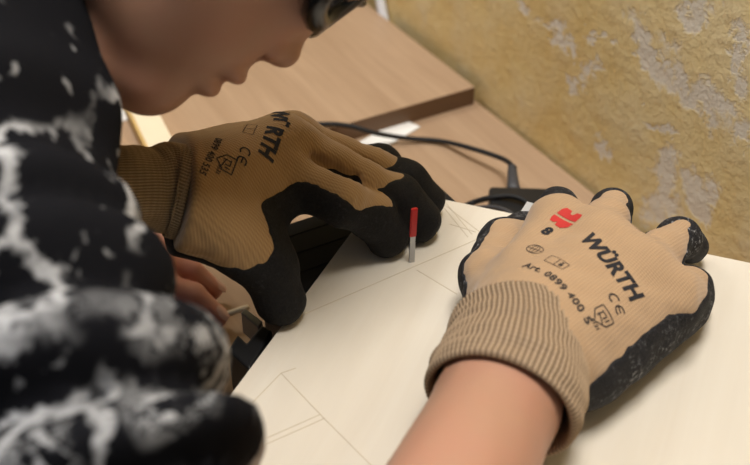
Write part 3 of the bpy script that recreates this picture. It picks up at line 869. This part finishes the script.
def axis_pts(lo, hi, fine, h0, h1):
    out = [lo]
    while out[-1] < hi:
        x = out[-1]; out.append(x + (h0 if fine[0] <= x <= fine[1] else h1))
    return np.array(out, np.float32)
hb = np.array([H(u, f, r) for u in (-.01, .13) for f in (-.07, .03) for r in (-.05, .055)]); l_, h_ = hb.min(0), hb.max(0)
AX = [axis_pts(-.80, .13, (l_[0], h_[0]), .0021, .006), axis_pts(-.0, .80, (l_[1], h_[1]), .0021, .006), axis_pts(-.84, .46, (l_[2], h_[2]), .0021, .0075)]
PG = np.meshgrid(*AX, indexing='ij', sparse=True)
M_SKIN = skin_mat('boy_skin', (.45, .25, .165), (.47, .235, .16))
boy_loc = (float(pel[0]), float(pel[1]), -.86)
boy = thing('person', 'person in black shirt with white splashes bending over the workbench, face in profile', 'person', boy_loc)
link('body', surface(AX, body_field(PG)), M_SKIN, boy)

# shirt: loose black cotton with white splashes and worn veins
def shirt_field(P):
    C = lambda a, b, ra, rb: rcone(P, a, b, ra, rb)[0]
    t = C(nb - bF * .02 + np.array([0, 0, -.03]), mid, .100, .125)
    t = smin(t, C(nb + bR * .07 - bF * .05 - np.array([0, 0, .04]), mid + bR * .06, .085, .105), .05)
    t = smin(t, C(nb - bR * .07 - bF * .05 - np.array([0, 0, .04]), mid - bR * .06, .085, .105), .05)
    t = smin(t, C(mid, pel, .125, .14), .06)
    t = smin(t, C(nb, shR, .066, .058), .04); t = smin(t, C(nb, shL, .057, .057), .04)
    t = smin(t, C(V3(atd(66, 168, .425)), V3(atd(20, 60, .43)), .020, .024), .03)
    col = C(H(.052, -.122), nb, .055, .066)
    t = smin(t, col, .02)
    sR = C(shR, mix(shR, elR, .95), .052, .051); sL = C(shL, mix(shL, elL, .8), .058, .055)
    dR, dL = unit(elR - shR), unit(elL - shL)
    cut = lambda a, d, s: (P[0] - a[0]) * d[0] + (P[1] - a[1]) * d[1] + (P[2] - a[2]) * d[2]
    sR = smax(sR, cut(mix(shR, elR, .98), dR, 0), .004); sL = smax(sL, cut(mix(shL, elL, .86), dL, 0), .004)
    d = smin(t, smin(sR, sL, .001), .035)
    along = cut(shR, dR, 0); side = cut(shR, unit(np.cross(dR, np.array([0, 0, 1.]))), 0)
    w = snoise(P, 24, 5, 2)
    arm = np.clip((along - .03) / .06, 0, 1)
    fold = np.sin(along * 60 + side * 22 + w * 3.4) * .0045 + snoise(P, 55, 8, 2) * .0045
    fold = fold - (np.abs(np.sin(along * 118 + side * 22 + w * 2.0 + .4)) - .6) * .012 * arm + np.sin(along * 210 + side * 30 + w * 5) * .0028 * arm
    amp = np.clip(.3 + (along + .02) / .10, .25, 1.1)
    d = d + fold * amp
    nk = unit(H(.04, -.10) - nb)
    nr = .082 - np.sqrt(sum((P[i] - H(.05, -.115)[i]) ** 2 for i in range(3)))
    d = smax(d, np.minimum(cut(H(.046, -.118), nk, 0), nr), .006)                      # neckline
    d = smax(d, cut(pel + np.array([-.02, 0, -.09]), np.array([0, 0, -1.]), 0), .004)
    return d
q = NT('black_splashed_cotton', .9, .06)
vo = q.obj()
nz = q.n('ShaderNodeTexNoise'); nz.inputs['Scale'].default_value = 16; nz.inputs['Detail'].default_value = 5; nz.inputs['Roughness'].default_value = .65
q.l(vo, nz.inputs['Vector'])
wv = q.n('ShaderNodeVectorMath', operation='MULTIPLY_ADD'); wv.inputs[1].default_value = (.055, .055, .055); q.l(nz.outputs['Color'], wv.inputs[0]); q.l(vo, wv.inputs[2])
v1 = q.n('ShaderNodeTexVoronoi', feature='DISTANCE_TO_EDGE'); v1.inputs['Scale'].default_value = 15; q.l(wv.outputs[0], v1.inputs['Vector'])
gate = q.ramp(q.noise(vo, 14, 3, .6), [(.45, 0.), (.55, 1.)])
vein = q.math('MULTIPLY', q.ramp(v1.outputs['Distance'], [(.015, .75), (.05, 0.)]), gate)
blot = q.ramp(q.noise(wv.outputs[0], 115, 5, .7), [(.48, 0.), (.53, 1.)])
sp = q.n('ShaderNodeSeparateXYZ'); q.l(q.geo(), sp.inputs[0])
low = q.ramp(sp.outputs['Z'], [(0.0, 1.), (1.0, 0.)])
lowz = q.math('MULTIPLY_ADD', q.n('ShaderNodeAttribute', attribute_name='along_sleeve').outputs['Fac'], 25.0, -2.9, True)
blot = q.math('MULTIPLY', blot, q.math('MULTIPLY', lowz, q.ramp(q.noise(vo, 12, 2), [(.42, 0.), (.50, 1.)])))
dots = q.ramp(q.noise(vo, 90, 2, .5), [(.66, 0.), (.71, 1.)])
m_ = q.math('MAXIMUM', q.math('MAXIMUM', vein, blot), q.math('MULTIPLY', dots, .35))
q.col(q.mix(q.math('MULTIPLY', m_, q.ramp(q.noise(vo, 130, 3), [(.3, .45), (.6, 1.)])), (.0075, .0078, .010), (.62, .63, .66)))
q.bump(q.noise(vo, 500, 2), .25, .0005)
M_SHIRT = q.m
axS = [np.arange(-.80, .10, .0045, dtype=np.float32), np.arange(.02, .80, .0045, dtype=np.float32), np.arange(-.12, .42, .0045, dtype=np.float32)]
me = surface(axS, shirt_field(np.meshgrid(*axS, indexing='ij', sparse=True))); attr(me, 'along_sleeve', (verts(me) - shR) @ unit(elR - shR))
link('shirt', me, M_SHIRT, boy)['label'] = 'black short-sleeved shirt with white splashes'
# trousers and shoes (below the bench edge)
def trouser_field(P):
    C = lambda a, b, ra, rb: rcone(P, a, b, ra, rb)[0]
    d = C(pel + bR * .04, pel - bR * .04, .118, .118)
    for s in (0, 1):
        hip = pel + bR * (1, -1)[s] * .085 + np.array([0, 0, -.04])
        d = smin(d, smin(C(hip, kn[s], .092, .068), C(kn[s], an[s], .068, .060), .02), .03)
    return smax(d + snoise(P, 30, 2, 2) * .004, -(P[2] + .80) + 0 * d, .003)
axT = [np.arange(-.80, -.38, .007, dtype=np.float32), np.arange(.08, .62, .007, dtype=np.float32), np.arange(-.84, .17, .007, dtype=np.float32)]
M_JEAN = plain('dark_denim', (.03, .045, .08), .9, .1, scale=150, noise=.3)
link('trousers', surface(axT, smax(trouser_field(np.meshgrid(*axT, indexing='ij', sparse=True)), np.float32(-1), .001)), M_JEAN, boy)
M_SHOE = plain('dark_shoe', (.03, .03, .032), .6, .3)
for s in (0, 1):
    heel = an[s] + np.array([0, 0, -.018]) - bF * .01; toe = heel + bF * .15
    lo, hi = np.minimum(heel, toe) - .06, np.maximum(heel, toe) + .06
    ax, P = grid(lo, hi, .006)
    heel[2] = toe[2] = -.822
    d = smin(rcone(P, heel, mix(heel, toe, .6) + np.array([0, 0, .004]), .042, .043)[0], rcone(P, mix(heel, toe, .5), toe, .040, .034)[0], .02)
    d = smin(d, rcone(P, heel + np.array([0, 0, .02]), heel + np.array([0, 0, .05]), .042, .042)[0], .02)
    link('shoe', surface(ax, smax(d, -.8595 - P[2] + 0 * d, .002)), M_SHOE, boy)
# hair
lo, hi = H(.13, -.09) - .125, H(.13, -.09) + .125
ax, P = grid(lo, hi, .003)
hd, u, f, r = head_field(P)
d = ellip((u, f, np.abs(r)), (.138, -.088, 0), np.eye(3), (.094, .100, .079))
d = d + np.sin(np.arctan2(r, f + .09) * 40 + u * 60) * .0012 + snoise(P, 120, 4, 2) * .002
front = (f + .012) * .7 + (.135 - u) * .9
side = (.095 - u) + np.clip((f + .115) * 1.3, -.2, .3) * 1.0
d = smax(d, front, .006); d = smax(d, np.minimum(side, .5), .006)
d = smax(d, .052 - u, .004)
M_HAIR = plain('dark_brown_hair', (.03, .018, .011), .5, .4, noise=.5, scale=200, bump=.4)
link('hair', surface(ax, d), M_HAIR, boy)
# glasses
M_FRAME = plain('black_acetate', (.008, .008, .009), .25, .5)
q = NT('clear_lens', .04, .5); q.col((.02, .02, .022)); q.b.inputs['Transmission Weight'].default_value = .1; q.b.inputs['Alpha'].default_value = .85
M_LENS = q.m
gl = thing('eyeglasses', 'black framed glasses worn by the person in the splashed shirt', 'glasses', tuple(float(x) for x in H(.10, .01)))
for s in (1, -1):
    pts = []
    for k in range(33):
        a = 2 * math.pi * k / 32
        cu, cr = math.cos(a), math.sin(a)
        e = 2.6
        pu = math.copysign(abs(cu) ** (2 / e), cu) * .0175; pr = math.copysign(abs(cr) ** (2 / e), cr) * .024
        pts.append(Vector(H(.104 + pu, .0060 + pu * -.05 - max(0, pr) * .35, s * (.033 + pr))))
    bm = tube_bm(pts, .0056, 12, caps=False)
    rim = link('rim', bm_mesh(bm), M_FRAME, gl)
    bm = bmesh.new(); bm.faces.new([bm.verts.new(p) for p in pts[:-1]]); r_ = bmesh.ops.extrude_face_region(bm, geom=bm.faces[:])
    bmesh.ops.translate(bm, vec=Vector(hF) * .0012, verts=[e for e in r_['geom'] if isinstance(e, bmesh.types.BMVert)])
    link('lens', bm_mesh(bm), M_LENS, gl, smooth=False)
    tm = [Vector(H(.112, .004, s * .058)), Vector(H(.112, -.002, s * .066)), Vector(H(.110, -.05, s * .074)), Vector(H(.106, -.095, s * .077)), Vector(H(.092, -.118, s * .077))]
    link('temple', bm_mesh(tube_bm(catmull(tm, 8), .0026, 10)), M_FRAME, gl)
link('bridge', bm_mesh(tube_bm(catmull([Vector(H(.108, .008, -.010)), Vector(H(.111, .011, 0)), Vector(H(.108, .008, .010))], 6), .0022, 8)), M_FRAME, gl)

# ------------------------------------------------------------------ bare hand of a second person holding a thin stick
M_SKIN2 = skin_mat('reddish_skin', (.60, .30, .235), (.62, .25, .20))
zh = ZB + .002
fz = [
    [A_(160, 262, -.060), A_(190, 272, -.070), A_(212, 289, -.085)],
    [A_(160, 285, -.066), A_(192, 296, -.074), A_(216, 316, -.087)],
    [A_(148, 305, -.070), A_(175, 320, -.078), A_(196, 334, -.089)],
    [A_(138, 318, -.074), A_(158, 334, -.082), A_(174, 345, -.089)],
]
pw = A_(95, 250, -.055)
th = [A_(130, 250, -.055), A_(165, 248, -.068), A_(188, 262, -.086)]
def hand2(P):
    C = lambda a, b, ra, rb: rcone(P, a, b, ra, rb)[0]
    palm = None
    for i, f_ in enumerate(fz):
        m = C(mix(pw, f_[0], .15), f_[0], .016, .0105)
        palm = m if palm is None else smin(palm, m, .010)
    fo = np.array([-.42, .62, -.02])
    palm = smin(palm, smin(C(pw, mix(pw, fo, .3), .022, .027), C(mix(pw, fo, .3), fo, .027, .036), .01), .015)
    F = None
    for i, f_ in enumerate(fz):
        r0 = (.0098, .0100, .0095, .0085)[i]
        D = smin(C(f_[0], f_[1], r0, r0 * .92), C(f_[1], f_[2], r0 * .92, r0 * .80), .003)
        F = D if F is None else smin(F, D, .0008)
    F = smin(palm, F, .005)
    T = smin(C(th[0], th[1], .0125, .0105), C(th[1], th[2], .0105, .0085), .004)
    return smin(F, T, .004) + snoise(P, 300, 6, 2) * .0004
lo = np.array([-.46, .36, -.10]); hi = np.array([-.04, .66, .03])
ax, P = grid(lo, hi, .0022)
p2 = thing('person', 'second person reaching in behind the splashed shirt, bare fingers holding a thin stick', 'person', (-.42, .62, -.86))
link('hand', surface(ax, hand2(P)), M_SKIN2, p2)
M_NAIL = plain('fingernail', (.68, .42, .36), .35, .5)
for f_ in fz[:3]:
    dr = unit(f_[2] - f_[1]); up = unit(np.array([0, 0, 1.]) - dr * dr[2])
    c_ = f_[2] + up * .0062 + dr * .0015
    sd = np.cross(dr, up); bm = bmesh.new()
    g_ = []
    for i in range(5):
        row = []
        for j in range(5):
            x, y = -.0055 + .011 * i / 4, -.0042 + .0084 * j / 4
            y *= 1 - .25 * (i / 4) ** 3
            row.append(bm.verts.new(tuple(c_ + dr * x + sd * y + up * (.0018 - 90 * y * y - 25 * max(x, 0) ** 2))))
        g_.append(row)
    for i in range(4):
        for j in range(4): bm.faces.new((g_[i][j], g_[i + 1][j], g_[i + 1][j + 1], g_[i][j + 1]))
    link('fingernail', bm_mesh(bm), M_NAIL, p2)
# sleeve of the second person
fo = np.array([-.42, .62, -.02])
pa = Vector(mix(pw, fo, .42)); pbv = Vector(fo + (fo - pw) * .25)
M_SLV = plain('navy_sleeve', (.03, .035, .06), .9, .1, scale=80, noise=.3)
link('sleeve', bm_mesh(tube_bm([pa, pa.lerp(pbv, .04), pa.lerp(pbv, .4), pbv], lambda t: .036 + .014 * t, 28)), M_SLV, p2)
M_STICK = plain('pale_wood_stick', (.80, .68, .50), .6, .2)
sa, sb = at(206, 321, ZB + .012), at(249, 307, ZB + .016)
tag(link('thin_stick', bm_mesh(tube_bm([sa, sa.lerp(sb, .9), sb], lambda t: .0020 if t < .95 else .0015, 10)), M_STICK), 'thin pale wooden stick held in bare fingers beside the clamp', 'stick')
# ------------------------------------------------------------------ light
W = bpy.data.worlds.new('world'); S.world = W; W.use_nodes = True
W.node_tree.nodes['Background'].inputs['Color'].default_value = (.93, .95, 1, 1)
W.node_tree.nodes['Background'].inputs['Strength'].default_value = .15
def area(name, loc, target, size, power, color):
    l = bpy.data.lights.new(name, 'AREA'); l.size = size; l.energy = power; l.color = color
    o = bpy.data.objects.new(name, l); COL.objects.link(o); o.location = loc
    o.rotation_euler = (Vector(target) - Vector(loc)).to_track_quat('-Z', 'Y').to_euler(); return o
area('ceiling_light', (.18, .36, 1.5), (.1, .45, 0), .5, 26, (1, .965, .92))
area('room_light', (-1.2, -.6, 1.5), (.2, .7, .1), 1.0, 1.2, (1, .96, .9))
area('far_wall_fill', (-.75, 1.0, 1.25), (.25, .65, .1), .5, 8, (1, .96, .9))  # added fill beyond the boy to brighten wall and bench, no known fixture
S.view_settings.view_transform = 'AgX' if False else 'Standard'
S.view_settings.exposure = 0
